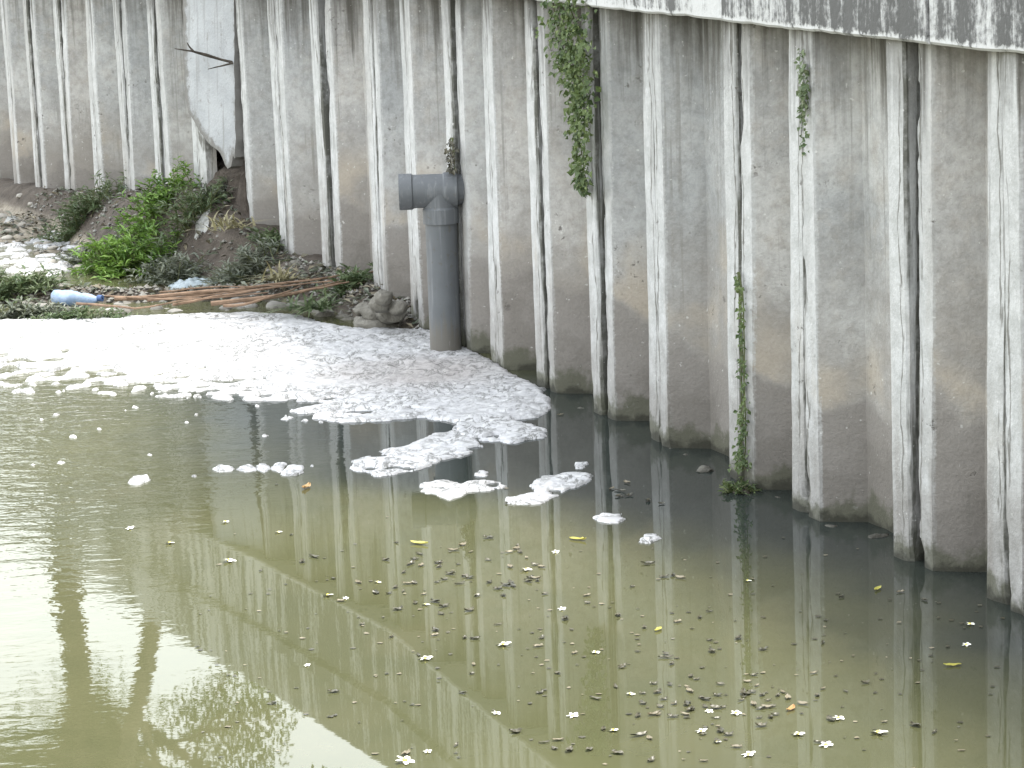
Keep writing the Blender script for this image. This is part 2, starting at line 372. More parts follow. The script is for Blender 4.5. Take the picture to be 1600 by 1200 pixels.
# slumped bank and debris bar at the wall foot
bar_pts = [PX(655, 508), PX(600, 500), PX(520, 470), PX(420, 466), PX(300, 467), (PX(180, 470)), PX(60, 468), PX(-80, 464), PX(-220, 460)]
bar_w = [.06, .3, .42, .34, .28, .32, .5, .55, .55]; bar_h = [.0, .14, .17, .12, .08, .09, .12, .12, .12]
def bar_height(x, y):
    p = Vector((x, y, 0)); best = -1.
    for i in range(len(bar_pts) - 1):
        a, b = bar_pts[i], bar_pts[i + 1]; ab = b - a; u = min(1, max(0, (p - a).dot(ab) / ab.length_squared)); d = (p - (a + ab * u)).length
        ww = bar_w[i] * (1 - u) + bar_w[i + 1] * u; hh = bar_h[i] * (1 - u) + bar_h[i + 1] * u
        best = max(best, (hh + .14) * (1 - sstep(0, 1, d / ww)) - .14)
    return best
HB = [(-1.2, -.2), (-.3, -.1), (.0, .02), (.5, .10), (1, .17), (2, .24), (3, .28), (3.6, .42), (4.2, .62), (5, .70), (6, .60), (7, .46), (8, .40), (9, .34), (10, .30), (12, .26), (16, .25)]
TW = [(-1.2, .2), (0, .28), (1, .42), (2, .6), (3, .75), (4.5, .85), (6, 1.0), (7.2, .8), (8, .55), (10, .5), (16, .5)]
def bank_z(x, y):
    s, t = near_wall(x, y); s -= S9
    hb = np.interp(s, *zip(*HB)); tw = np.interp(s, *zip(*TW))
    q = max(0, t) / tw
    m_ = (hb + .16) * (1 - sstep(.05, 1.0, q)) ** 1.0 - .16
    flat = -.05 + .10 * sstep(6.8, 8.4, s) * (1 - sstep(1.6, 3.2, t)) + .13 * fbm(x, y, 0, 1.9, 3) if s > 5 else -.2
    if s > 6.5: flat = flat
    z = max(m_, bar_height(x, y), flat * 1.0 if s > 6 else -.2)
    r = fbm(x, y, 0, 3.5, 5, 4)
    return z + .05 * r + (.03 * fbm(x, y, 0, 12, 9, 3) if z > -.1 else 0)
gx0, gx1, gy0, gy1, gs = -9.0, -.3, 18.6, 33.0, .055
nx, ny = int((gx1 - gx0) / gs), int((gy1 - gy0) / gs)
v, idx, f = [], {}, []
for j in range(ny + 1):
    for i in range(nx + 1):
        x, y = gx0 + i * gs, gy0 + j * gs
        s, t = near_wall(x, y)
        if t < -.5 or (s - S9) < -1.3 or t > 6.0: continue
        if t < -.04:
            s2 = s - S9
            if 3.95 < s2 < 4.95: z = .80 + .12 * (-t) * 4 + .08 * fbm(x, y, 0, 6)
            else: z = bank_z(x, y)
        else: z = bank_z(x, y)
        idx[(i, j)] = len(v); v.append((x, y, z))
for (i, j), a in idx.items():
    q = [(i, j), (i + 1, j), (i + 1, j + 1), (i, j + 1)]
    if all(k in idx for k in q): 
        ids = [idx[k] for k in q]
        if max(v[k][2] for k in ids) > -.13: f.append(ids)
used = sorted({k for q in f for k in q}); rm = {k: n for n, k in enumerate(used)}
bank = mesh_obj('mud_bank', [v[k] for k in used], [[rm[k] for k in q] for q in f], MT['soil'], smooth=180); bank['kind'] = 'structure'

# ---------------------------------------------------------------- the wall: piles and cap
wall = empty('sheet_pile_wall', J[NEAR + 4]); tag(wall, 'tall corrugated grey concrete sheet pile wall along the whole canal edge', 'retaining wall')
def pile(i):
    a, b, t, n = wall_frame(i); w_ = (b - a).length; r = random.Random(i * 31 + 5)
    hw = w_ / 2; fl = .165; wb = .12; dep = .205; top = cap_z(i) + .08 + .06; bot = -.75
    off = r.uniform(-.02, .02); lean = r.uniform(-.014, .014); yaw = r.uniform(-.012, .012); shift = r.uniform(-.006, .006)
    prof = []   # u, v, distance to the nearer joint, chip weight
    def seg(u1, v1, u2, v2, k, cw1=0, cw2=0):
        for q in range(k):
            s = q / k; prof.append((u1 + (u2 - u1) * s, v1 + (v2 - v1) * s, cw1 + (cw2 - cw1) * s))
    g = .009
    seg(-hw + g + .02, -.10, -hw + g, -.012, 3, 1, 1); seg(-hw + g, -.012, -hw + g + .012, 0, 1, 1, 1)
    seg(-hw + g + .012, 0, -hw + fl, 0, 6, .9, .12); seg(-hw + fl, 0, -hw + fl + wb, -dep, 5, .12, 0); seg(-hw + fl + wb, -dep, hw - fl - wb, -dep, 7)
    seg(hw - fl - wb, -dep, hw - fl, 0, 5, 0, .12); seg(hw - fl, 0, hw - g - .012, 0, 6, .12, .9); seg(hw - g - .012, 0, hw - g, -.012, 1, 1, 1)
    seg(hw - g, -.012, hw - g - .02, -.10, 3, 1, 1); prof.append((hw - g - .02, -.10, 1))
    nz = 108; m_ = len(prof); mid = (a + b) / 2; V, Fc, A = [], [], []
    for k in range(nz + 1):
        z = bot + (top - bot) * k / nz
        for (u, v_, cw) in prof:
            side = 1 if u > 0 else -1
            # ragged arris: shallow wear everywhere, bites here and there
            c = .004 + .016 * abs(fbm(side * 3 + i * 7.7, 0, z, 3.2, 2, 4)) + .16 * max(0, fbm(side * 5 + i * 3.1, 0, z, 2.1, 8, 4) - .17)
            if z < .45: c += .09 * max(0, fbm(side * 4 + i * 2.3, 0, z, 5, 4) + .1) * (1 - z / .45)
            du = -side * c * max(0, cw - .3) * 1.3; dv = -c * .8 * max(0, cw - .75) * 4
            bow = .010 * fbm(u + i * 3, 0, z, 1.1, 6, 2) + .005 * fbm(u * 2 + i, 0, z, 6, 1, 3) - (.05 * max(0, fbm(u * 1.5 + i * 5, 0, z, 4, 7, 4)) * (1 - z / .3) if z < .3 else 0)
            P = mid + t * (u + du + shift) + n * (v_ + dv + bow + off + lean * z + yaw * u); V.append((P.x, P.y, z)); A.append(hw - abs(u) + (0 if abs(v_) < .06 or abs(u) < hw - .1 else 0))
    for k in range(nz):
        for q in range(m_ - 1):
            x0 = k * m_ + q; Fc.append((x0 + 1, x0, x0 + m_, x0 + m_ + 1))
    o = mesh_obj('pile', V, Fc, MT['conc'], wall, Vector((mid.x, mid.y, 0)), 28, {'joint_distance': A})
    return o
for i in range(len(J) - 1):
    if i != BROKEN: pile(i)

# cap: whitewashed panels, proud of the piles
cap_line = []
for i in range(len(J)):
    i0 = max(0, min(len(J) - 2, i)); a, b, t, n = wall_frame(i0)
    if 0 < i < len(J) - 1: n = (n + wall_frame(i - 1)[3]).normalized()
    cap_line.append((J[i], n, cap_z(i)))
def cap_pt(s, out, dz, ztop=None):
    for i in range(len(J) - 1):
        if s <= arc[i + 1] or i == len(J) - 2:
            u = (s - arc[i]) / (arc[i + 1] - arc[i]); P = cap_line[i][0].lerp(cap_line[i + 1][0], u); n = cap_line[i][1].lerp(cap_line[i + 1][1], u).normalized()
            zb = cap_line[i][2] * (1 - u) + cap_line[i + 1][2] * u
            Q = P + n * out; return (Q.x, Q.y, zb + dz)
cuts = [0]; 
for px in (2100, 1478, 1163, 968):
    p = PX(px, 515 + (px - 655) * .475); cuts.append(near_wall(p.x, p.y)[0])
cuts = sorted(set(max(0, c) for c in cuts))
while cuts[-1] < arc[-1] - 2.2: cuts.append(cuts[-1] + 1.9)
cuts.append(arc[-1])
for ci, (s0, s1) in enumerate(zip(cuts, cuts[1:])):
    if s1 - s0 < .3: continue
    r = random.Random(ci); o_ = .075 + r.uniform(-.006, .008)
    sec = [(-.30, .0), (o_ - .012, .0), (o_, .012)] + [(o_, .012 + .06 * k) for k in range(1, 9)] + [(o_, .60), (o_ + .045, .63), (o_ + .045, .74), (o_ - .0, .76), (o_ - .01, 1.19), (o_ - .03, 1.23), (-.16, 1.23), (-.16, .72), (-.30, .72)]
    n_ = max(3, int((s1 - s0) / .05)); V, Fc, A = [], [], []
    for k in range(n_ + 1):
        s = s0 + .006 + (s1 - s0 - .012) * k / n_
        for (o, dz) in sec:
            e = .006 * fbm(s, o, dz, 4, 3) + (.016 * min(0, fbm(s, 0, 0, 7, 5, 3)) if dz < .02 and o > 0 else 0)
            x, y, z = cap_pt(s, o + e, dz - (e if dz < .02 else 0)); V.append((x, y, z)); A.append(dz)
    m_ = len(sec)
    for k in range(n_):
        for q in range(m_):
            q2 = (q + 1) % m_; Fc.append((k * m_ + q, k * m_ + q2, (k + 1) * m_ + q2, (k + 1) * m_ + q))
    Fc.append(tuple(range(m_))[::-1]); Fc.append(tuple(n_ * m_ + q for q in range(m_)))
    mx = Vector(cap_pt((s0 + s1) / 2, 0, 0))
    mesh_obj('cap_panel', V, Fc, MT['cap'], wall, mx, 30, {'lip': A})

# ---------------------------------------------------------------- broken pile hanging in its slot
a, b, t, n = wall_frame(BROKEN)
Lb = (b - a).length
outline = [(0.05, 2.78), (.05, 1.95), (.05, 1.45), (.035, 1.18), (.06, 1.02), (.10, 1.06), (.14, 1.0), (.17, 1.03), (.20, .93), (.25, .90), (.30, .95), (.36, 1.04), (.46, 1.08), (.58, 1.13), (.68, 1.2), (.78, 1.30), (.88, 1.38), (.93, 1.50), (.95, 1.9), (.95, 2.3), (.95, 2.78)]
def resample(pts, d):
    out = []
    for p, q in zip(pts, pts[1:] + pts[:1]):
        p, q = Vector(p), Vector(q); k = max(1, int((q - p).length / d))
        for s in range(k): out.append(p.lerp(q, s / k))
    return out
ol = resample(outline, .045)
ol = [p + Vector((.012 * n3(p.x, p.y, 0, 14), .012 * n3(p.x, p.y, 3, 14))) * (1 if p.y < 2.7 else 0) for p in ol]
def inside(p, poly):
    c = False; j = len(poly) - 1
    for i in range(len(poly)):
        if (poly[i][1] > p[1]) != (poly[j][1] > p[1]) and p[0] < (poly[j][0] - poly[i][0]) * (p[1] - poly[i][1]) / (poly[j][1] - poly[i][1]) + poly[i][0]: c = not c
        j = i
    return c
def edge_d(p, poly):
    best = 9.
    for q, r in zip(poly, list(poly[1:]) + [poly[0]]):
        ax, ay = q[0], q[1]; bx, by = r[0] - ax, r[1] - ay; L2 = bx * bx + by * by + 1e-12
        u = min(1, max(0, ((p[0] - ax) * bx + (p[1] - ay) * by) / L2)); best = min(best, math.hypot(p[0] - ax - bx * u, p[1] - ay - by * u))
    return best
import bmesh
def plate(ol, inner, front, depthf, thick):
    """slab from an outline: returns verts, faces, edge distance. front(u,z)->Vector, thick along -depthf"""
    from mathutils.geometry import delaunay_2d_cdt
    pts = [Vector((p[0], p[1])) for p in ol] + [Vector(p) for p in inner]; ne = len(ol)
    vo, eo, fo, *_ = delaunay_2d_cdt(pts, [(i, (i + 1) % ne) for i in range(ne)], [], 1, 1e-5)
    V, A, Fc = [], [], []
    poly = [tuple(p) for p in ol]; N_ = len(vo)
    for p in vo: V.append(front(p[0], p[1])); A.append(edge_d(p, poly))
    for p in vo: V.append(front(p[0], p[1]) - depthf * thick); A.append(0)
    cnt = {}
    for q in fo:
        Fc.append(tuple(q)); Fc.append(tuple(k + N_ for k in q[::-1]))
        for x, y in zip(q, list(q[1:]) + [q[0]]): cnt[(x, y)] = 1
    for (x, y) in list(cnt):
        if (y, x) not in cnt: Fc.append((x, x + N_, y + N_, y))
    return V, Fc, A
inner = []
for i in range(1, 26):
    for k in range(0, 48):
        p = (i * .04 + .008 * random.random(), .9 + k * .04 + .008 * random.random())
        if inside(p, ol) and edge_d(p, [tuple(q) for q in ol]) > .025: inner.append(p)
def slab_pt(u, z): 
    P = a + t * u + n * (-.06 + .17 * u - (z - 1.9) * .05 + .008 * fbm(u, 0, z, 3, 4) + (.05 if u < .06 else 0)); return Vector((P.x, P.y, z))
V, Fc, A = plate(ol, inner, slab_pt, n, .11)
sl = mesh_obj('broken_pile_slab', V, Fc, MT['slab'], None, Vector((a + t * .5).to_tuple()[:2] + (0.9,)), 35, {'edge_distance': A})
tag(sl, 'pale broken concrete slab with a jagged pointed end hanging above the soil', 'concrete slab')
# stump of the lost pile on its far side
st = MB()
mm = []
for k in range(30):
    z = .3 + k * .045
    wdt = .16 * (1 - sstep(.75, 1.0, (k / 29)))
    mm.append((z, max(.01, wdt + .012 * n3(0, 0, z, 9))))
V, Fc = [], []
for z, wd in mm:
    for uu, vv in ((Lb - .012, -.1), (Lb - .012, 0), (Lb - wd * .5, .0), (Lb - wd, -.005), (Lb - wd - .02, -.1)):
        P = a + t * uu + n * vv; V.append((P.x, P.y, z))
for k in range(len(mm) - 1):
    for q in range(4): Fc.append((k * 5 + q, k * 5 + q + 1, k * 5 + 6 + q, k * 5 + 5 + q))
mesh_obj('pile_stump', V, Fc, MT['conc'], wall, None, 30, {'joint_distance': [.05] * len(V)})

# dead twig caught on the slab
tw = MB(); K = lambda x, y: PX_d(x, y)
def at_depth(x, y, Y):
    d = fw * F_PX + rt * (x - 800) + up * (600 - y); k = Y / d.y; return Vector((0, 0, CAM_H)) + d * k
YB = (a + t * .5 + n * .25).y
pt = [at_depth(x, y, YB - .25 + o) for x, y, o in ((376, 92, .3), (366, 98, .1), (345, 93, .1), (322, 86, 0), (300, 80, -.08), (273, 76, -.15))]
tw.tube(pt, [.014, .013, .011, .015, .009, .004], 7); 
tw.tube([at_depth(x, y, YB - .3 + o) for x, y, o in ((366, 98, .15), (350, 102, .1), (325, 108, 0))], [.010, .008, .003], 6)
tw.tube([at_depth(x, y, YB - .33) for x, y in ((303, 81), (296, 73), (292, 66))], [.012, .008, .003], 5)
o = tw.build('dead_branch', MT['twig'], None, pt[0]); tag(o, 'dark forked dead branch sticking out across the pale broken slab', 'branch')

# ---------------------------------------------------------------- outlet pipe
i_p = NEAR + 9; p0 = PX(697, 549, 0.0)
sP, tP = near_wall(p0.x, p0.y)
a, b, t, n = wall_frame(i_p)
k_p = F_PX / (p0 - Vector((0, 0, CAM_H))).dot(fw)
R = 24.5 / k_p; zt = (549 - 297) / k_p
pipe = empty('outlet_pipe', p0); tag(pipe, 'grey plastic outlet pipe with a tee head standing in the foam against the wall', 'pipe')
def lathe(axis0, axis1, prof, nseg=40):
    """prof: (distance along, radius)"""
    d = (axis1 - axis0).normalized(); e1 = d.orthogonal().normalized(); e2 = d.cross(e1); V, Fc = [], []
    for s, r in prof:
        for k in range(nseg):
            an = 2 * math.pi * k / nseg; V.append(axis0 + d * s + (e1 * math.cos(an) + e2 * math.sin(an)) * r)
    for i in range(len(prof) - 1):
        for k in range(nseg):
            k2 = (k + 1) % nseg; Fc.append((i * nseg + k, i * nseg + k2, (i + 1) * nseg + k2, (i + 1) * nseg + k))
    return V, Fc
upv = Vector((0, 0, 1)); lo = p0 + upv * -.25
L_ = zt - R * 1.55 + .25
V, Fc = lathe(lo, lo + upv, [(0, R * .9), (0, R), (L_ + .05, R), (L_ + .05, R * .9), (0, R * .9)]); mesh_obj('drop_pipe', V, Fc, MT['pvc'], pipe, p0, 40)
# tee: across the picture, one open end, the other into the wall
hd = Vector((rt.x, rt.y, 0)).normalized(); hd = (hd + Vector((0, .03, 0))).normalized()
cz = p0 + upv * zt; A0 = cz - hd * (63 / k_p); A1 = cz + hd * (27 / k_p)
Rt = R * 1.04
V, Fc = lathe(A0, A1, [(.02, Rt * .9), (0, Rt * .93), (0, Rt * 1.1), (.09, Rt * 1.1), (.10, Rt * 1.02), (.30, Rt * 1.02), ((A1 - A0).length - .10, Rt * 1.02), ((A1 - A0).length - .09, Rt * 1.1), ((A1 - A0).length, Rt * 1.1), ((A1 - A0).length, Rt * .9), (.02, Rt * .9)])
tee = mesh_obj('tee_fitting', V, Fc, MT['pvc'], pipe, cz, 40)
V, Fc = lathe(cz - upv * (R * 2.05), cz, [(0, R * 1.0), (0, R * 1.13), (.10, R * 1.13), (.115, R * 1.05), (R * 2.0, R * 1.05)])
mesh_obj('tee_socket', V, Fc, MT['pvc'], tee).location = -tee.location - pipe.location
V, Fc = lathe(A1 - hd * .06, A1 - hd * .06 - n, [(0, R * .9), (0, R * .96), (.45, R * .96)])
mesh_obj('inlet_stub', V, Fc, MT['pvc'], pipe, A1, 40)
# ---------------------------------------------------------------- foam
def foam_field(name, poly_px, cell, thick, lace=0., seed=0, ext=.06, z0=-.012):
    poly = [PX(x, y, .01) for x, y in poly_px]; P2 = [(p.x, p.y) for p in poly]
    xs = [p[0] for p in P2]; ys = [p[1] for p in P2]
    x0, x1, y0, y1 = min(xs) - ext, max(xs) + ext, min(ys) - ext, max(ys) + ext
    nx, ny = int((x1 - x0) / cell) + 2, int((y1 - y0) / cell) + 2
    X, Y = np.meshgrid(x0 + cell * np.arange(nx), y0 + cell * np.arange(ny))
    px, py = X.ravel(), Y.ravel(); ins = np.zeros(px.shape, bool); dist = np.full(px.shape, 9.)
    j = len(P2) - 1
    for i in range(len(P2)):
        (ax, ay), (bx, by) = P2[i], P2[j]
        c = ((ay > py) != (by > py)); den = (by - ay) if abs(by - ay) > 1e-9 else 1e-9
        ins ^= c & (px < (bx - ax) * (py - ay) / den + ax)
        L2 = (bx - ax) ** 2 + (by - ay) ** 2 + 1e-12; u = np.clip(((px - ax) * (bx - ax) + (py - ay) * (by - ay)) / L2, 0, 1)
        dist = np.minimum(dist, np.hypot(px - ax - u * (bx - ax), py - ay - u * (by - ay))); j = i
    sd = np.where(ins, dist, -dist)
    H = np.empty(px.shape); keep = sd > -ext
    for k in np.nonzero(keep)[0]:
        x, y = px[k], py[k]; e = sd[k] + .06 * fbm(x, y * .8, seed, 11, 2, 4)
        if lace:
            fr = lace_f(x, y) if lace == 1. else lace
            if fr > 0: e = min(e, .07 - fr * .085 + .24 * fbm(x * .8, y * .6, seed, 9, 4, 3))
        if e < -.02: H[k] = -1; continue
        b = 1.1 - abs(fbm(x, y * .7, seed, 6, 1, 4)) * 3.2 + .55 * n3(x, y, seed, 24); h = thick * (.35 + .65 * max(0, b)) * (1 - math.exp(-max(0, e + .02) / (.03 + thick * .5))) + .004
        H[k] = h
    H[~keep] = -1; H = H.reshape(X.shape)
    V, id_, Fc = [], -np.ones(X.shape, int), []
    ok = H > 0
    cellok = ok[:-1, :-1] & ok[1:, :-1] & ok[:-1, 1:] & ok[1:, 1:]
    need = np.zeros_like(ok); need[:-1, :-1] |= cellok; need[1:, :-1] |= cellok; need[:-1, 1:] |= cellok; need[1:, 1:] |= cellok
    full = np.ones_like(ok); cnt = np.zeros(ok.shape, int)
    cnt[:-1, :-1] += cellok; cnt[1:, :-1] += cellok; cnt[:-1, 1:] += cellok; cnt[1:, 1:] += cellok
    for jj, ii in zip(*np.nonzero(need)):
        id_[jj, ii] = len(V); edge = cnt[jj, ii] < 4
        V.append((X[jj, ii] + random.uniform(-.3, .3) * cell, Y[jj, ii] + random.uniform(-.3, .3) * cell, z0 if edge else float(H[jj, ii])))
    for jj, ii in zip(*np.nonzero(cellok)): Fc.append((id_[jj, ii], id_[jj, ii + 1], id_[jj + 1, ii + 1], id_[jj + 1, ii]))
    c = sum((p for p in poly), Vector()) / len(poly); c.z = 0
    return mesh_obj(name, V, Fc, MT['foam'], None, c, 180)
def lace_f(x, y):
    """how torn the foam is: rises towards its front edge on the left"""
    d = Vector((x, y, 0)) - Vector((0, 0, CAM_H)); yy = 600 - F_PX * d.dot(up) / d.dot(fw); xx = 800 + F_PX * d.dot(rt) / d.dot(fw)
    edge0 = np.interp(xx, [0, 150, 300, 500, 700, 900], [520, 545, 570, 605, 650, 700]); edge1 = np.interp(xx, [0, 150, 300, 500, 700, 900], [602, 608, 622, 690, 740, 780])
    return sstep(edge0, edge1, yy)
main_px = [(-260, 505), (0, 500), (100, 497), (250, 492), (400, 487), (470, 492), (500, 503), (560, 512), (640, 513), (668, 510), (700, 530), (735, 545), (775, 566), (800, 584), (850, 606), (864, 632), (848, 648), (805, 655), (850, 668), (856, 680), (800, 690), (745, 686), (700, 672), (715, 660), (660, 650), (600, 656), (520, 658), (436, 655), (455, 640), (520, 628), (450, 624), (380, 624), (250, 618), (130, 612), (0, 612), (-260, 615)]
o = foam_field('foam', main_px, .02, .02, 1., 1); o['kind'] = 'stuff'; tag(o, 'broad white foam mat spreading from the outlet pipe across the canal', 'foam')
o = foam_field('foam', [(-60, 345), (60, 338), (120, 368), (150, 395), (130, 425), (60, 432), (-60, 430)], .03, .02, .75, 2); o['kind'] = 'stuff'; tag(o, 'torn pale foam strands over the stony shallows at the far left', 'foam')
rafts = [([(543, 732), (556, 718), (600, 702), (640, 695), (668, 680), (705, 672), (735, 682), (755, 699), (720, 711), (690, 716), (665, 729), (610, 740), (590, 743), (570, 735)], 'longest white foam raft lying just below the tongue of the foam mat'),
         ([(655, 765), (660, 752), (700, 750), (720, 755), (740, 750), (775, 751), (787, 758), (770, 765), (740, 766), (700, 778), (680, 770)], 'ragged foam raft left of the slanting raft, below the longest one'),
         ([(790, 777), (838, 768), (830, 755), (850, 743), (900, 735), (925, 741), (918, 752), (880, 766), (842, 785), (800, 786)], 'slanting white foam raft with a bent tail, rightmost of the three large rafts'),
         ([(930, 806), (945, 800), (968, 801), (974, 808), (962, 815), (950, 816), (935, 812)], 'oval foam clump between the slanting raft and a narrower clump'),
         ([(993, 840), (1003, 834), (1022, 834), (1028, 839), (1015, 846), (998, 846)], 'small bright narrow foam clump, lowest right of all the foam'),
         ([(893, 727), (900, 722), (917, 721), (918, 727), (903, 730)], 'tiny foam clump just above the slanting raft'),
         ([(440, 735), (448, 727), (468, 727), (475, 734), (462, 741), (446, 741)], 'largest foam clump, right end of a short row of clumps'),
         ([(425, 732), (430, 722), (443, 722), (446, 730), (436, 735)], 'small foam clump second from the right end of a short row'),
         ([(399, 730), (405, 722), (417, 723), (420, 731), (410, 735)], 'foam clump in the middle of a short row of clumps'),
         ([(372, 732), (382, 724), (394, 726), (397, 733), (386, 737)], 'foam clump second from the left in a short row'),
         ([(335, 731), (345, 726), (362, 729), (365, 734), (345, 735)], 'thin foam fleck, left end of a short row of clumps'),
         ([(205, 750), (210, 743), (226, 741), (232, 748), (222, 755), (208, 756)], 'lone foam clump on the rippled water at the left'),
         ([(745, 740), (750, 735), (760, 735), (764, 740), (755, 743)], 'tiny foam fleck between the longest raft and the slanting raft')]
for k, (pl, lb) in enumerate(rafts):
    o = foam_field('foam_raft', pl, .011, .014, .25 if k < 3 else 0., 3 + k, .03); tag(o, lb, 'foam', 'foam rafts drifting off the foam mat')
fk = []
for k in range(70):
    x = rng.uniform(-60, 520); y = rng.uniform(612, 680) if rng.random() < .8 else rng.uniform(680, 760)
    fk.append((x, y, rng.uniform(2.5, 6)))
for k, (x, y, s) in enumerate(fk[:26]):
    pl = [(x + s * math.cos(q) * rng.uniform(.8, 1.2), y + .38 * s * math.sin(q) * rng.uniform(.8, 1.2)) for q in np.linspace(0, 6.0, 8)]
    o = foam_field('foam_fleck', pl, .010, .008, 0, 20 + k, .015)
    if len(o.data.vertices) < 4: bpy.data.objects.remove(o); continue
    tag(o, 'small loose foam fleck on the brown water in front of the foam mat', 'foam fleck', 'loose foam flecks')

# ---------------------------------------------------------------- leaves and plants
def leaf_mesh(cent, dirs, ups, length, width, fold=.25, droop=.3):
    """pointed leaves: 6 vertices, 4 triangles each"""
    V, Fc = [], []
    for c, d, u, L, W in zip(cent, dirs, ups, length, width):
        d = Vector(d).normalized(); s = d.cross(Vector(u)); 
        if s.length < 1e-4: s = d.orthogonal()
        s.normalize(); u = s.cross(d); c = Vector(c); b = len(V)
        V += [c, c + d * L * .45 + s * W * .5 + u * W * fold, c + d * L * .5 - u * L * droop * .12, c + d * L * .45 - s * W * .5 + u * W * fold, c + d * L - u * L * droop * .5]
        Fc += [(b, b + 1, b + 2), (b, b + 2, b + 3), (b + 1, b + 4, b + 2), (b + 2, b + 4, b + 3)]
    return V, Fc
def rand_dir(zlo=-.3, zhi=1.):
    a_ = rng.uniform(0, 2 * math.pi); z = rng.uniform(zlo, zhi); r = math.sqrt(max(0, 1 - min(1, z * z))); return Vector((r * math.cos(a_), r * math.sin(a_), z))

def bush(name, label, px, z, size, nstem, leaves, ll, lw, mat, group=None, lean=Vector((0, 0, 0)), cat='plant', spread=1.):
    base = PX(px[0], px[1], z); root = empty(name, base); tag(root, label, cat, group)
    st = MB(); cc, dd, uu, LL, WW = [], [], [], [], []
    for k in range(nstem):
        d = rand_dir(.25, 1.); d = Vector((d.x * spread, d.y * spread, d.z)) + lean; L = size[2] * rng.uniform(.55, 1.1); 
        o = Vector((rng.normal(0, size[0] * .38), rng.normal(0, size[1] * .38), 0)); gz = bank_z(base.x + o.x, base.y + o.y) - base.z
        if abs(gz) > .6: gz = 0
        gz = max(gz, .0 - base.z)
        o.z = gz - .02
        pts = [base + o + d * L * s + Vector((0, 0, -.35 * L * s * s)) * .6 for s in (0, .33, .66, 1.)]
        st.tube(pts, [.006, .005, .004, .002], 4, False)
        for q in range(leaves):
            s = rng.uniform(.15, 1.05); i = min(2, int(s * 3)); p = pts[i].lerp(pts[i + 1], min(1, s * 3 - i)); ld = (rand_dir(-.5, .6) + d * .5)
            cc.append(p); dd.append(ld); uu.append((rng.normal(0, .3), rng.normal(0, .3), 1)); m_ = rng.uniform(.6, 1.3); LL.append(ll * m_); WW.append(lw * m_)
    V, Fc = leaf_mesh(cc, dd, uu, LL, WW)
    fo = mesh_obj('foliage', V, Fc, mat, root, base); fo['kind'] = 'stuff'
    st.build('stems', MT['stem'], root, base)['kind'] = 'stuff'
    return root
def grass(name, label, px, z, n_, h, spreadr, mat, group=None, wd=.012, arch=.5):
    base = PX(px[0], px[1], z); root = empty(name, base); tag(root, label, 'grass', group); V, Fc = [], []
    for k in range(n_):
        o = base + Vector((rng.normal(0, spreadr), rng.normal(0, spreadr), -.03)); d = rand_dir(.3, 1.); L = h * rng.uniform(.5, 1.15); s = d.cross(Vector((0, 0, 1))).normalized() * wd; b = len(V)
        for q in range(5):
            u = q / 4; p = o + d * L * u + Vector((d.x, d.y, 0)) * L * arch * u * u - Vector((0, 0, arch * .8 * L * u * u)); ww = (1 - u) ** .7 + .03; V += [p - s * ww, p + s * ww]
            if q: Fc.append((b + 2 * q - 2, b + 2 * q - 1, b + 2 * q + 1, b + 2 * q))
    bl = mesh_obj('blades', V, Fc, mat, root, base); bl['kind'] = 'stuff'
    return root

bush('leafy_bush', 'bright green leafy bush on the mud bank at the left', (205, 400), .14, (.34, .26, .50), 190, 22, .085, .022, MT['bright'])
bush('leafy_bush', 'bright green low bush between the tall bush and the wall', (240, 350), .36, (.34, .18, .36), 110, 18, .08, .022, MT['bright'])
bush('weed_clump', 'dark green weeds at the wall foot left of the bright bush', (130, 345), .2, (.42, .2, .36), 128, 14, .08, .018, MT['dull'])
bush('weed_clump', 'grey green weeds trailing from the left foot of the bright bush', (155, 400), .06, (.24, .16, .30), 96, 13, .08, .018, MT['grey'])
bush('weed_clump', 'thin dark weeds growing just below the jagged slab', (300, 315), .62, (.26, .12, .42), 73, 13, .08, .018, MT['dull'])
bush('weed_clump', 'dusty grey weeds on the slope right of the bright bush', (270, 385), .3, (.28, .2, .32), 120, 14, .08, .018, MT['grey'])
bush('weed_clump', 'dull weeds drooping over the water at the bush foot', (245, 412), .08, (.26, .1, .2), 32, 10, .13, .02, MT['dull'])
bush('weed_clump', 'grey green weeds on the bank right of the bare earth', (385, 410), .22, (.28, .2, .30), 136, 14, .08, .018, MT['grey'])
bush('weed_clump', 'dull green weeds at the wall foot above the brown stalks', (425, 400), .22, (.16, .12, .2), 30, 11, .10, .022, MT['dull'])
bush('weed_clump', 'dark weeds behind the grass tuft beside the mortar heap', (545, 462), .1, (.24, .12, .24), 42, 12, .09, .022, MT['dull'])
bush('weed_clump', 'dark dry roots and weeds in the hole below the jagged slab', (348, 300), .68, (.18, .06, .22), 50, 6, .12, .016, MT['grey'])
bush('weed_clump', 'pale dusty weeds on the debris bar just left of the bottle', (55, 472), .12, (.5, .1, .2), 110, 12, .07, .02, MT['grey'])
bush('weed_clump', 'low dull weeds on the bar below the blue bottle', (120, 480), .1, (.5, .08, .12), 100, 12, .06, .018, MT['dull'])
bush('weed_clump', 'dusty weeds growing among litter at the left picture edge', (30, 452), .1, (.5, .14, .24), 110, 12, .08, .02, MT['dull'])
grass('grass_tuft', 'green grass tuft by the right end of the brown stalks', (488, 478), .1, 70, .30, .07, MT['dull'])
grass('grass_tuft', 'pale dry grass standing on the bank near the wall joint', (440, 432), .2, 45, .30, .05, MT['straw'])
grass('grass_tuft', 'dry brown grass on top of the bare earth mound', (360, 350), .5, 50, .26, .1, MT['straw'])

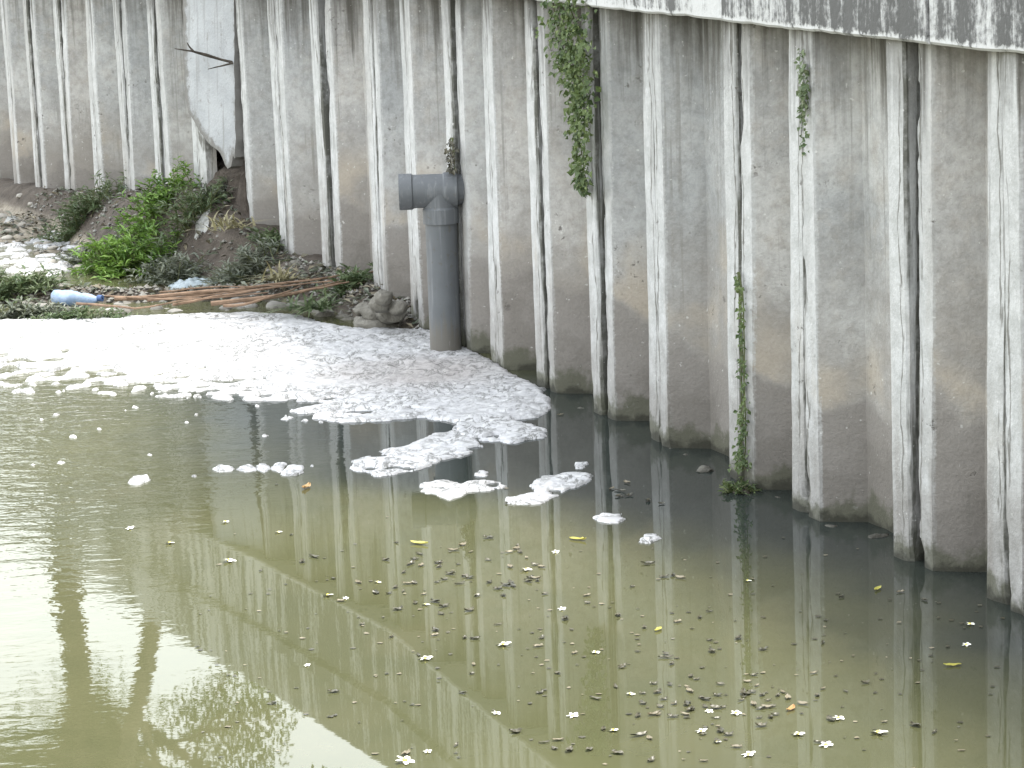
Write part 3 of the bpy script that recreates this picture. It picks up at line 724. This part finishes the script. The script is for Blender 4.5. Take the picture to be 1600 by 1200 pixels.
# creepers on the wall
def wall_pt(px, py, extra=0.):
    """place on the wall face that stands at a photo point: walks the sight line to the wall"""
    d = fw * F_PX + rt * (px - 800) + up * (600 - py); d = d / d.y; lo_, hi_ = 5., 40.
    for _ in range(40):
        m_ = (lo_ + hi_) / 2; P = Vector((0, 0, CAM_H)) + d * m_; s, tt = near_wall(P.x, P.y)
        if tt > extra: lo_ = m_
        else: hi_ = m_
    return Vector((0, 0, CAM_H)) + d * lo_
def creeper(name, label, path, n_, ll, mat, hang=.05):
    P0 = wall_pt(path[0][0], path[0][1], hang); root = empty(name, wall_pt(path[-1][0], path[-1][1], hang)); tag(root, label, 'vine')
    cc, dd, uu, LL, WW = [], [], [], [], []; base = root.location
    for k in range(n_):
        s = rng.random() ** .9 * (len(path) - 1); i = min(len(path) - 2, int(s)); u = s - i
        x = path[i][0] * (1 - u) + path[i + 1][0] * u; y = path[i][1] * (1 - u) + path[i + 1][1] * u; wd = path[i][2] * (1 - u) + path[i + 1][2] * u; dn = path[i][3] * (1 - u) + path[i + 1][3] * u
        if rng.random() > dn: continue
        xx = x + wd * np.clip(rng.normal(0, .42), -1.1, 1.1); q = wall_pt(xx, y, hang * .3 + hang * rng.random() * 1.6)
        cc.append(q); dd.append(Vector((rng.normal(-.4, .5), rng.normal(-.3, .5), rng.normal(-.6, .4)))); uu.append((-.8 + rng.normal(0, .4), -.5 + rng.normal(0, .4), .5 + rng.normal(0, .3)))
        m_ = rng.uniform(.6, 1.3); LL.append(ll * m_); WW.append(ll * .75 * m_)
    V, Fc = leaf_mesh(cc, dd, uu, LL, WW); mesh_obj('foliage', V, Fc, mat, root, base)['kind'] = 'stuff'
    st = MB()
    for k in range(4):
        pts = [wall_pt(x + wd * .4 * math.sin(k * 2.1 + q), y, hang * .4) for q, (x, y, wd, dn) in enumerate(path)]
        st.tube(pts, .005, 4, False)
    st.build('stems', MT['stem'], root, base)['kind'] = 'stuff'
creeper('hanging_vine', 'green leafy vine hanging down the wall from the cap, thinning downward', [(876, -25, 50, 1), (886, 40, 44, 1), (896, 100, 32, 1), (904, 150, 24, .8), (906, 210, 20, .45), (910, 275, 14, .3), (915, 300, 6, .2)], 2000, .042, MT['ivy'], .07)
creeper('wall_creeper', 'small green creeper in the joint just under the right of the cap', [(1252, 75, 10, .4), (1256, 110, 9, 1), (1258, 150, 9, 1), (1257, 190, 7, .5), (1260, 240, 5, .2)], 260, .03, MT['dull'], .03)
creeper('wall_creeper', 'narrow creeper climbing the joint above the weedy wall foot', [(1154, 425, 4, .3), (1158, 460, 8, .7), (1160, 540, 8, .6), (1162, 640, 8, .9), (1160, 700, 14, 1), (1158, 735, 22, 1)], 420, .028, MT['ivy'], .05)
creeper('moss_tuft', 'dark tuft of growth in the wall joint above the pipe head', [(706, 215, 5, .6), (707, 240, 8, 1), (707, 268, 9, 1)], 120, .035, MT['litter'], .04)

def lump(name, px, z, r, mat, seed, flat=.7, rough=.35, sub=3, sink=.3):
    """irregular stone; returns the object sitting at z"""
    c = PX(px[0], px[1], z); return lump_at(name, c, r, mat, seed, flat, rough, sub, sink)
def lump_at(name, c, r, mat, seed, flat=.7, rough=.35, sub=3, sink=.3, parent=None):
    bm = bmesh.new(); bmesh.ops.create_icosphere(bm, subdivisions=sub, radius=1.)
    rr = random.Random(seed); sx, sy = rr.uniform(.8, 1.3), rr.uniform(.75, 1.15); ang = rr.uniform(0, 6.28)
    pl = [(Vector((rr.gauss(0, 1), rr.gauss(0, 1), rr.gauss(0, 1))).normalized(), rr.uniform(.62, .95)) for _ in range(7)]
    V = []
    for v_ in bm.verts:
        p = v_.co.copy()
        for nn, dd_ in pl:
            e = p.dot(nn) - dd_
            if e > 0: p -= nn * e
        p *= 1 + rough * .5 * fbm(p.x + seed, p.y, p.z, 1.7, seed, 3)
        p = Vector((p.x * sx * math.cos(ang) - p.y * sy * math.sin(ang), p.x * sx * math.sin(ang) + p.y * sy * math.cos(ang), p.z * flat)) * r
        V.append(p + Vector((0, 0, r * flat * (1 - 2 * sink) * .6)) + c)
    Fc = [[q.index for q in f_.verts] for f_ in bm.faces]; bm.free()
    return mesh_obj(name, V, Fc, mat, parent, c, 50)

# weedy foot of the creeper
bush('weed_clump', 'dark wet weeds in the water at the foot of the narrow creeper', (1152, 762), .02, (.04, .04, .13), 45, 11, .03, .010, MT['ivy'])
o = lump('rubble_stone', (1100, 738), -.01, .05, MT['wetstone'], 501, .6, .9); tag(o, 'single grey stone in the water beside the weedy wall foot', 'stone')
o = lump('rubble_stone', (1160, 776), -.03, .08, MT['backfill'], 502, .6); tag(o, 'dark muddy stone under the wet weeds at the wall foot', 'stone')

for q, (x, y, r) in enumerate([(908, 643, .035), (925, 650, .03), (1048, 706, .03), (1072, 716, .035), (1215, 783, .035), (1300, 828, .04), (1372, 844, .05)]):
    o = lump('rubble_stone', (x, y), -.02, r, MT['wetstone'], 520 + q, .55, .9); tag(o, 'small stone lodged at the waterline against the foot of the pile wall', 'stone', 'stones along the wall foot')
# mortar heap by the pipe
mh = empty('mortar_heap', PX(600, 508, 0)); tag(mh, 'grey heap of broken mortar stacked against the wall left of the pipe', 'rubble heap')
for k, (x, y, z, r, fl_) in enumerate([(600, 510, .0, .21, .42), (575, 505, .0, .12, .5), (632, 507, .0, .12, .5), (585, 492, .1, .11, .6), (612, 494, .1, .13, .55), (598, 480, .2, .11, .7), (622, 484, .18, .08, .7), (600, 468, .27, .075, .9), (570, 488, .08, .09, .7)]):
    lump_at('mortar_lump', PX(x, y, z), r, MT['lump'], 300 + k, fl_, .5, 3, .3, mh)

# stones on the debris bar and the sunlit shallows
def surf(x, y): return max(bank_z(x, y), -.02)
k = 0; spots_ = []
rs = random.Random(3)
for (x0, x1, y0, y1, cnt, ra, rb, mt, lab, grp) in [
        (-20, 150, 318, 425, 44, .025, .08, 'stone', 'pale sunlit stone in the shallows at the far left', 'pale stones in the shallows'),
        (-20, 480, 466, 490, 44, .035, .085, 'rubble', 'grey rubble stone along the water edge of the debris bar', 'rubble stones on the debris bar'),
        (290, 440, 340, 425, 16, .04, .09, 'rubble', 'grey stone on the slumped bank under the slab', 'stones on the slumped bank'),
        (440, 580, 440, 500, 14, .04, .10, 'lump', 'muddy lump beside the grass tuft near the mortar heap', 'muddy lumps by the mortar heap')]:
    for q in range(cnt):
        x, y = rs.uniform(x0, x1), rs.uniform(y0, y1); P = PX(x, y, .05)
        for _ in range(4): P = PX(x, y, max(-.02, min(.7, bank_z(P.x, P.y))))
        s, tt = near_wall(P.x, P.y)
        if tt < .08: continue
        P.z = surf(P.x, P.y); k += 1
        o = lump_at('rubble_stone', P, rs.uniform(ra, rb), MT[mt], 600 + k, rs.uniform(.45, .8), .4, 2, .35); tag(o, lab, 'stone', grp)
# fine rubble too small to pick apart
V, Fc = [], []
for q in range(2600):
    if rs.random() < .7:
        u = rs.random() * (len(bar_pts) - 1.01); i = int(u); c = bar_pts[i].lerp(bar_pts[i + 1], u - i) + Vector((rs.gauss(0, .14), rs.gauss(0, .2), 0))
    else:
        s_ = S9 + rs.uniform(.6, 9.5); c = Vector(cap_pt(s_, rs.uniform(.05, 1.3), 0)); c.z = 0
    z = bank_z(c.x, c.y)
    if z < -.03: continue
    r = rs.uniform(.01, .032); b = len(V)
    for e in ((1, 0, 0), (-1, 0, 0), (0, 1, 0), (0, -1, 0), (0, 0, .8), (0, 0, -.8)): V.append((c.x + e[0] * r * rs.uniform(.6, 1.3), c.y + e[1] * r * rs.uniform(.6, 1.3), z + r * .3 + e[2] * r * rs.uniform(.5, 1.2)))
    Fc += [(b + p, b + q_, b + 4) for p, q_ in ((0, 2), (2, 1), (1, 3), (3, 0))] + [(b + q_, b + p, b + 5) for p, q_ in ((0, 2), (2, 1), (1, 3), (3, 0))]
o = mesh_obj('gravel', V, Fc, MT['rubble']); o['kind'] = 'stuff'; tag(o, 'fine gravel and crumbs strewn over the mud bank', 'gravel')

for nm_, mt_, cnt_, lb_ in (('leaf_litter', 'tanleaf', 700, 'dry tan leaf litter strewn over the mud bank and debris bar'), ('leaf_litter', 'litter', 900, 'dark rotting leaf litter strewn over the mud bank and debris bar'), ('leaf_litter', 'grey', 1100, 'pale dusty leaf scraps strewn over the mud bank and debris bar')):
    cc, dd, uu, LL, WW = [], [], [], [], []
    for q in range(cnt_):
        if rs.random() < .5:
            u = rs.random() * (len(bar_pts) - 1.01); i = int(u); c = bar_pts[i].lerp(bar_pts[i + 1], u - i) + Vector((rs.gauss(0, .14), rs.gauss(0, .22), 0))
        else: c = Vector(cap_pt(S9 + rs.uniform(.6, 9.5), rs.uniform(.03, 1.0), 0))
        c.z = bank_z(c.x, c.y) + .012
        if c.z < 0: continue
        cc.append(c); dd.append(rand_dir(-.2, .6)); uu.append((rng.normal(0, .5), rng.normal(0, .5), 1)); L = rs.uniform(.04, .11); LL.append(L); WW.append(L * rs.uniform(.25, .5))
    V, Fc = leaf_mesh(cc, dd, uu, LL, WW); o = mesh_obj(nm_, V, Fc, MT[mt_]); o['kind'] = 'stuff'; tag(o, lb_, 'leaf litter')

# brown stalks washed up on the bar
stalks = [((180, 466), (560, 424)), ((230, 470), (548, 432)), ((270, 478), (520, 440)), ((330, 474), (585, 424)), ((290, 462), (500, 436)), ((350, 480), (470, 446)), ((165, 462), (420, 456)), ((380, 470), (545, 440)), ((250, 456), (440, 448)), ((120, 474), (300, 468))]
for q, (p, r) in enumerate(stalks):
    pts = []
    for u in np.linspace(0, 1, 9):
        x = p[0] * (1 - u) + r[0] * u; y = p[1] * (1 - u) + r[1] * u + (7, 3, -4, 9, -2, 5)[q % 6] * math.sin(u * 3.1) + 2.5 * n3(u * 4, q * 3.3, 0); c = PX(x, y, .14 + .1 * u)
        c.z = max(c.z, bank_z(c.x, c.y) + .015 + .01 * (q % 3)); pts.append(c + Vector((0, 0, .008 * n3(x, y, q, .05))))
    m_ = MB(); rad = (.019, .008, .012, .02, .007, .013, .009, .016, .008, .011)[q]; m_.tube(pts, [rad * (1 - .6 * u) for u in np.linspace(0, 1, 9)], 7)
    o = m_.build('dry_stalk', MT['stalk'], None, pts[0]); tag(o, {3: 'brown stalk of the bundle reaching furthest right, up to the wall foot', 9: 'short brown stalk lying furthest left, just below the blue bottle'}.get(q, 'dry brown stalk in the middle of the bundle along the debris bar'), 'stalk', 'dry stalks on the debris bar')

# washed-up litter
def bottle(px0, px1, z, R_, label, mat):
    A_, B_ = PX(px0[0], px0[1], z), PX(px1[0], px1[1], z); L = (B_ - A_).length; root = empty('plastic_bottle', A_); tag(root, label, 'bottle')
    prof = [(0, .01), (.005, R_ * .8), (.02, R_)] + [(L * u, R_ * (1 - .07 * (k_ % 2))) for k_, u in enumerate(np.linspace(.12, .62, 9))] + [(L * .68, R_), (L * .78, R_ * .8), (L * .86, R_ * .45), (L * .92, R_ * .38), (L * .93, .01)]
    V, Fc = lathe(A_, B_, prof, 18); V = [v_ + Vector((.02 * n3(v_.x, v_.y, v_.z, 8, 2), .02 * n3(v_.x, v_.y, v_.z, 8, 5), .035 * n3(v_.x, v_.y, v_.z, 7) - .01)) for v_ in V]
    mesh_obj('bottle_body', V, Fc, mat, root, A_, 60)
    d = (B_ - A_).normalized(); V, Fc = lathe(A_ + d * L * .915, B_, [(0, .008), (0, R_ * .46), (L * .085, R_ * .46), (L * .085, .008)], 14); mesh_obj('bottle_cap', V, Fc, MT['capblue'], root, A_, 40)
bottle((82, 464), (160, 466), .13, .058, 'pale blue plastic bottle lying on the debris bar', MT['blueplastic'])
def rag(name, label, px, z, sx, sy, h, mat, seed, cat):
    c = PX(px[0], px[1], z); V, Fc = [], []; N_ = 18
    for j in range(N_ + 1):
        for i in range(N_ + 1):
            u, v_ = i / N_ * 2 - 1, j / N_ * 2 - 1; r_ = 1 + .3 * n3(u, v_, seed, 1.5); x = u * sx * r_; y = v_ * sy * r_
            zz = h * (.5 + 1.3 * abs(fbm(u + seed, v_, 0, 2.2, seed, 4))) * max(.0, 1 - max(abs(u), abs(v_)) ** 3) - .01
            gz = max(0., bank_z(c.x + x, c.y + y)) if abs(bank_z(c.x + x, c.y + y) - z) < .3 else z
            V.append((c.x + x, c.y + y, gz + zz))
    for j in range(N_):
        for i in range(N_): k_ = j * (N_ + 1) + i; Fc.append((k_, k_ + 1, k_ + N_ + 2, k_ + N_ + 1))
    o = mesh_obj(name, V, Fc, mat, None, c, 180); sm = o.modifiers.new('thickness', 'SOLIDIFY'); sm.thickness = .004; tag(o, label, cat)
rag('plastic_bag', 'crumpled grey blue plastic bag at the bank foot behind the stalks', (300, 434), .08, .22, .12, .09, MT['greyplastic'], 3, 'plastic bag')
rag('plastic_bag', 'torn pale plastic sheet on the slope left of the bare earth', (316, 356), .40, .07, .12, .035, MT['paleplastic'], 8, 'plastic bag')
rag('plastic_scrap', 'crumpled cream scrap standing just above the blue bottle', (125, 446), .11, .05, .05, .06, MT['paleplastic'], 11, 'scrap')
rag('plastic_scrap', 'long cream scrap lying left of the blue bottle', (65, 459), .13, .10, .05, .03, MT['paleplastic'], 14, 'scrap')
rag('plastic_scrap', 'pale foam board scrap among rubble left of the stalks', (178, 464), .1, .09, .06, .03, MT['paleplastic'], 17, 'scrap')
rag('plastic_scrap', 'small white scrap on pale stones at the far left wall foot', (15, 312), .28, .07, .07, .05, MT['paleplastic'], 21, 'scrap')

# ---------------------------------------------------------------- floating leaves and flowers
def floating_leaf_mesh(name, L, W, seed, mat):
    r = random.Random(seed); V, Fc = [], []; N_ = 7
    for i in range(N_):
        u = i / (N_ - 1); wv_ = W * math.sin(math.pi * min(1, u * .95 + .04)) ** .8 * .5 + .001; x = (u - .5) * L; y0 = .08 * L * math.sin(u * 3 + seed); zc = .004 + .012 * (u - .5) ** 2 * r.uniform(0, 3)
        V += [(x, y0 - wv_, zc + .006 * r.random()), (x, y0, zc - .002), (x, y0 + wv_, zc + .006 * r.random())]
        if i: 
            b = 3 * i; Fc += [(b - 3, b - 2, b + 1, b), (b - 2, b - 1, b + 2, b + 1)]
    me = bpy.data.meshes.new(name); me.from_pydata(V, [], Fc); me.materials.append(mat); return me
lm = [floating_leaf_mesh('fallen_leaf', rs.uniform(.05, .085), rs.uniform(.02, .034), q, MT['litter']) for q in range(6)]
tm = [floating_leaf_mesh('fallen_leaf', rs.uniform(.05, .08), rs.uniform(.02, .035), 10 + q, MT['tanleaf']) for q in range(3)]
def flo(name, me, x, y, label, cat, group=None, sc=1., z=.002):
    o = bpy.data.objects.new(name, me); C.objects.link(o); o.location = PX(x, y, z); o.rotation_euler = (0, 0, rs.uniform(0, 6.28)); o.scale = (sc,) * 3; tag(o, label, cat, group); return o
cl = [(710, 880, 60, 28, 26), (720, 905, 45, 14, 18), (1120, 1095, 75, 22, 30), (1060, 1075, 60, 12, 14), (860, 960, 120, 45, 22), (1010, 1000, 140, 60, 26), (1230, 1100, 70, 22, 16), (640, 970, 60, 30, 9), (1000, 1170, 120, 22, 16), (1450, 1110, 90, 60, 8), (780, 1100, 140, 50, 9), (960, 770, 40, 12, 7), (500, 850, 60, 20, 5), (1400, 930, 90, 40, 5), (940, 650, 25, 8, 6)]
for cx, cy, sx, sy, cnt in cl:
    for q in range(cnt):
        x, y = rs.gauss(cx, sx * 1.35), rs.gauss(cy, sy * 1.35)
        lim = 515 + (x - 655) * .475 + 14
        if y < lim or y > 1215 or x > 1610: continue
        tan = rs.random() < .22
        flo('fallen_leaf', rs.choice(tm if tan else lm), x, y, 'pale tan dead leaf floating among the dark leaf litter' if tan else 'dark sodden leaf floating on the olive water', 'leaf', 'pale dead leaves on the water' if tan else 'dark leaves on the water', rs.uniform(.45, .95))
for me_, x, y, sc, lb in [(MT['oleaf'], 479, 762, 1.3, 'orange brown leaf floating below the row of foam clumps'), (MT['yleaf'], 655, 850, 1.2, 'long yellow green leaf at the top of the leaf litter patch'), (MT['yleaf'], 903, 843, 1.2, 'lone yellowish leaf below the slanting foam raft'), (MT['yleaf'], 1028, 984, .8, 'small bright yellow leaf right of the litter in mid water'), (MT['yleaf'], 1372, 921, .8, 'yellowish leaf on dark water near the wall at the right'), (MT['yleaf'], 1488, 1040, .9, 'long yellow leaf on the water at the right edge'), (MT['oleaf'], 1235, 1108, .8, 'reddish leaf in the litter patch at the lower right')]:
    flo('fallen_leaf', floating_leaf_mesh('fallen_leaf', .08, .03, int(x), me_), x, y, lb, 'leaf', None, sc)
for mt_, cnt_, lb_ in (('litter', 230, 'tiny dark specks of scum scattered over the water'), ('tanleaf', 110, 'tiny pale specks of scum scattered over the water')):
    V, Fc = [], []
    for q in range(cnt_):
        x, y = rs.uniform(300, 1600), rs.gauss(1010, 110); 
        if y < 515 + (x - 655) * .475 + 12 or y > 1230: continue
        c = PX(x, y, .003); r = rs.uniform(.004, .013); an = rs.uniform(0, 6.3); b = len(V)
        for k_ in range(5): V.append((c.x + r * math.cos(an + k_ * 1.257) * rs.uniform(.6, 1.5), c.y + r * math.sin(an + k_ * 1.257) * rs.uniform(.5, 1.2), .003 + rs.uniform(0, .003)))
        Fc.append(tuple(range(b, b + 5)))
    o = mesh_obj('floating_specks', V, Fc, MT[mt_]); o['kind'] = 'stuff'; tag(o, lb_, 'scum')
# cream flowers with yellow hearts
def flower_meshes():
    V, Fc = [], []
    for p in range(5):
        an = p * 2 * math.pi / 5; d = Vector((math.cos(an), math.sin(an), 0)); s = Vector((-d.y, d.x, 0)); b = len(V)
        V += [d * .004 + Vector((0, 0, .004)), d * .018 + s * .011 + Vector((0, 0, .010)), d * .034 + s * .008 + Vector((0, 0, .009)), d * .037 - s * .004 + Vector((0, 0, .006)), d * .016 - s * .010 + Vector((0, 0, .006))]
        Fc.append((b, b + 4, b + 3, b + 2, b + 1))
    m1 = bpy.data.meshes.new('petals'); m1.from_pydata([tuple(v_) for v_ in V], [], Fc); m1.materials.append(MT['petal'])
    V, Fc = lathe(Vector((0, 0, .004)), Vector((0, 0, 1)), [(0, .011), (.006, .009), (.009, .002)], 10); m2 = bpy.data.meshes.new('flower_heart'); m2.from_pydata([tuple(v_) for v_ in V], [], Fc); m2.materials.append(MT['pcore'])
    return m1, m2
fm1, fm2 = flower_meshes()
fl_ = [(358, 877, 1.4), (352, 816, .9), (435, 832, .8), (265, 849, 1.0), (203, 826, 1.0), (512, 931, 1.1), (665, 1030, 1.3), (787, 1008, 1.4), (930, 1020, .9), (822, 891, 1.2), (878, 952, .8), (1096, 1143, 1.0), (1150, 1115, .9), (895, 1119, 1.0), (958, 1142, .9), (1310, 1123, 1.0), (1247, 1148, 1.1), (1291, 1165, 1.1), (1373, 1146, 1.4), (1108, 1112, .7), (632, 1190, 1.5), (775, 1115, .8), (868, 863, .8), (665, 945, .8), (1515, 976, 1.0), (1510, 1008, .8), (1168, 908, .8), (668, 1175, .7), (590, 910, .7), (540, 935, .6), (985, 1085, .8), (1170, 1180, 1.1), (1120, 1160, .7), (480, 1040, .6)]
for x, y, s in fl_:
    root = empty('fallen_flower', PX(x, y, .002)); tag(root, {(632, 1190): 'cream flower at the bottom picture edge left of the centre', (512, 931): 'lone cream flower between the left tree reflection and the leaf litter patch', (787, 1008): 'large cream flower in mid water below the leaf litter patch', (665, 1030): 'cream flower just left of the large mid-water flower', (1515, 976): 'upper of two cream flowers on dark water by the wall at right', (1510, 1008): 'lower of two cream flowers on dark water by the wall at right', (822, 891): 'cream flower right of the leaf litter patch, below the foam rafts', (358, 877): 'large cream flower in the left water, right of two smaller ones'}.get((x, y), 'small cream flower with a yellow heart floating among the scattered litter'), 'flower', 'fallen flowers on the water')
    an = rs.uniform(0, 6.28); root.rotation_euler = (rs.uniform(-.2, .2), rs.uniform(-.2, .2), an); root.scale = (s * .68, s * .68, s * .68)
    for nm, me in (('petals', fm1), ('flower_heart', fm2)):
        c_ = bpy.data.objects.new(nm, me); C.objects.link(c_); c_.parent = root

# ---------------------------------------------------------------- trees behind the wall (the first two show in the water)
def tree(name, label, base, trunk, r0_, clumps, nleaf, ls, mat, seed):
    r = np.random.default_rng(seed); root = empty(name, base); tag(root, label, 'tree', None); m_ = MB()
    pts = [Vector(base) + Vector(p) for p in trunk]; m_.tube(pts, [r0_ * (1 - .55 * i / (len(pts) - 1)) for i in range(len(pts))], 14); m_.build('trunk', MT['bark'], root, base)
    lb_ = MB()
    cc, dd, uu, LL, WW = [], [], [], [], []
    for (c, rad) in clumps:
        c = Vector(base) + Vector(c); h = pts[-2].lerp(pts[-1], r.random()); mid = h.lerp(c, .5) + Vector((0, 0, .3 * r.random()))
        lb_.tube([h, mid, c], [r0_ * .35, r0_ * .2, .02], 7)
        for k in range(5):
            e = c + Vector(r.normal(0, .5, 3)) * rad; lb_.tube([mid.lerp(c, .5), e], [.03, .008], 5)
        for k in range(nleaf):
            d = Vector(r.normal(0, 1, 3)); d.normalize(); p = c + Vector((d.x * rad, d.y * rad, d.z * rad * .75)) * (r.random() ** .45) * (1 + .25 * n3(d.x * 2, d.y * 2, d.z * 2 + seed))
            if n3(p.x, p.y, p.z, 1.1, seed) < -.18: continue
            cc.append(p); dd.append(r.normal(0, 1, 3)); uu.append((r.normal(0, .6), r.normal(0, .6), 1)); q = r.uniform(.7, 1.3); LL.append(ls * q); WW.append(ls * .5 * q)
    lb_.build('limbs', MT['bark'], root, base)
    V, Fc = leaf_mesh(cc, dd, uu, LL, WW); mesh_obj('crown', V, Fc, mat, root, base)['kind'] = 'stuff'
G = 2.82
def clumps(n_, cx, cy, cz, sx, sy, sz, ra, rb, seed):
    r = np.random.default_rng(seed); return [((cx + r.uniform(-sx, sx), cy + r.uniform(-sy, sy), cz + r.uniform(-sz, sz)), r.uniform(ra, rb)) for _ in range(n_)]
tree('street_tree', 'tall straight tree behind the wall, mirrored at the far left of the water', (-6.35, 35.0, G), [(0, 0, 0), (.03, 0, 1.5), (-.02, 0, 3), (.05, .1, 4.6), (.1, .1, 6)], .30,
     clumps(34, -.3, .5, 7.2, 3.6, 2.2, 1.5, .8, 1.4, 1), 2600, .10, MT['crown'], 1)
tree('street_tree', 'leaning tree behind the wall, mirrored in the lower left water', (-4.45, 32.0, G), [(0, 0, 0), (-.05, 0, 1.2), (-.15, 0, 2.4), (-.45, .1, 3.7), (-1.0, .2, 5.6)], .2,
     clumps(14, -.6, .6, 6.7, 1.8, 1.8, 1.2, .6, 1.1, 2), 2400, .095, MT['crown'], 2)
tree('street_tree', 'unseen broad tree behind the wall, added to shade the canal', (3.7, 17.0, G), [(0, 0, 0), (-.05, 0, 1.5), (-.2, -.2, 3), (-.3, -.3, 4.3), (-.4, -.5, 5.3)], .22,
     clumps(20, -1.0, -.4, 6.2, 1.7, 2.6, .9, .7, 1.1, 3), 900, .16, MT['crown'], 3)  # out-of-view tree, put in so its crown shades the water by the wall
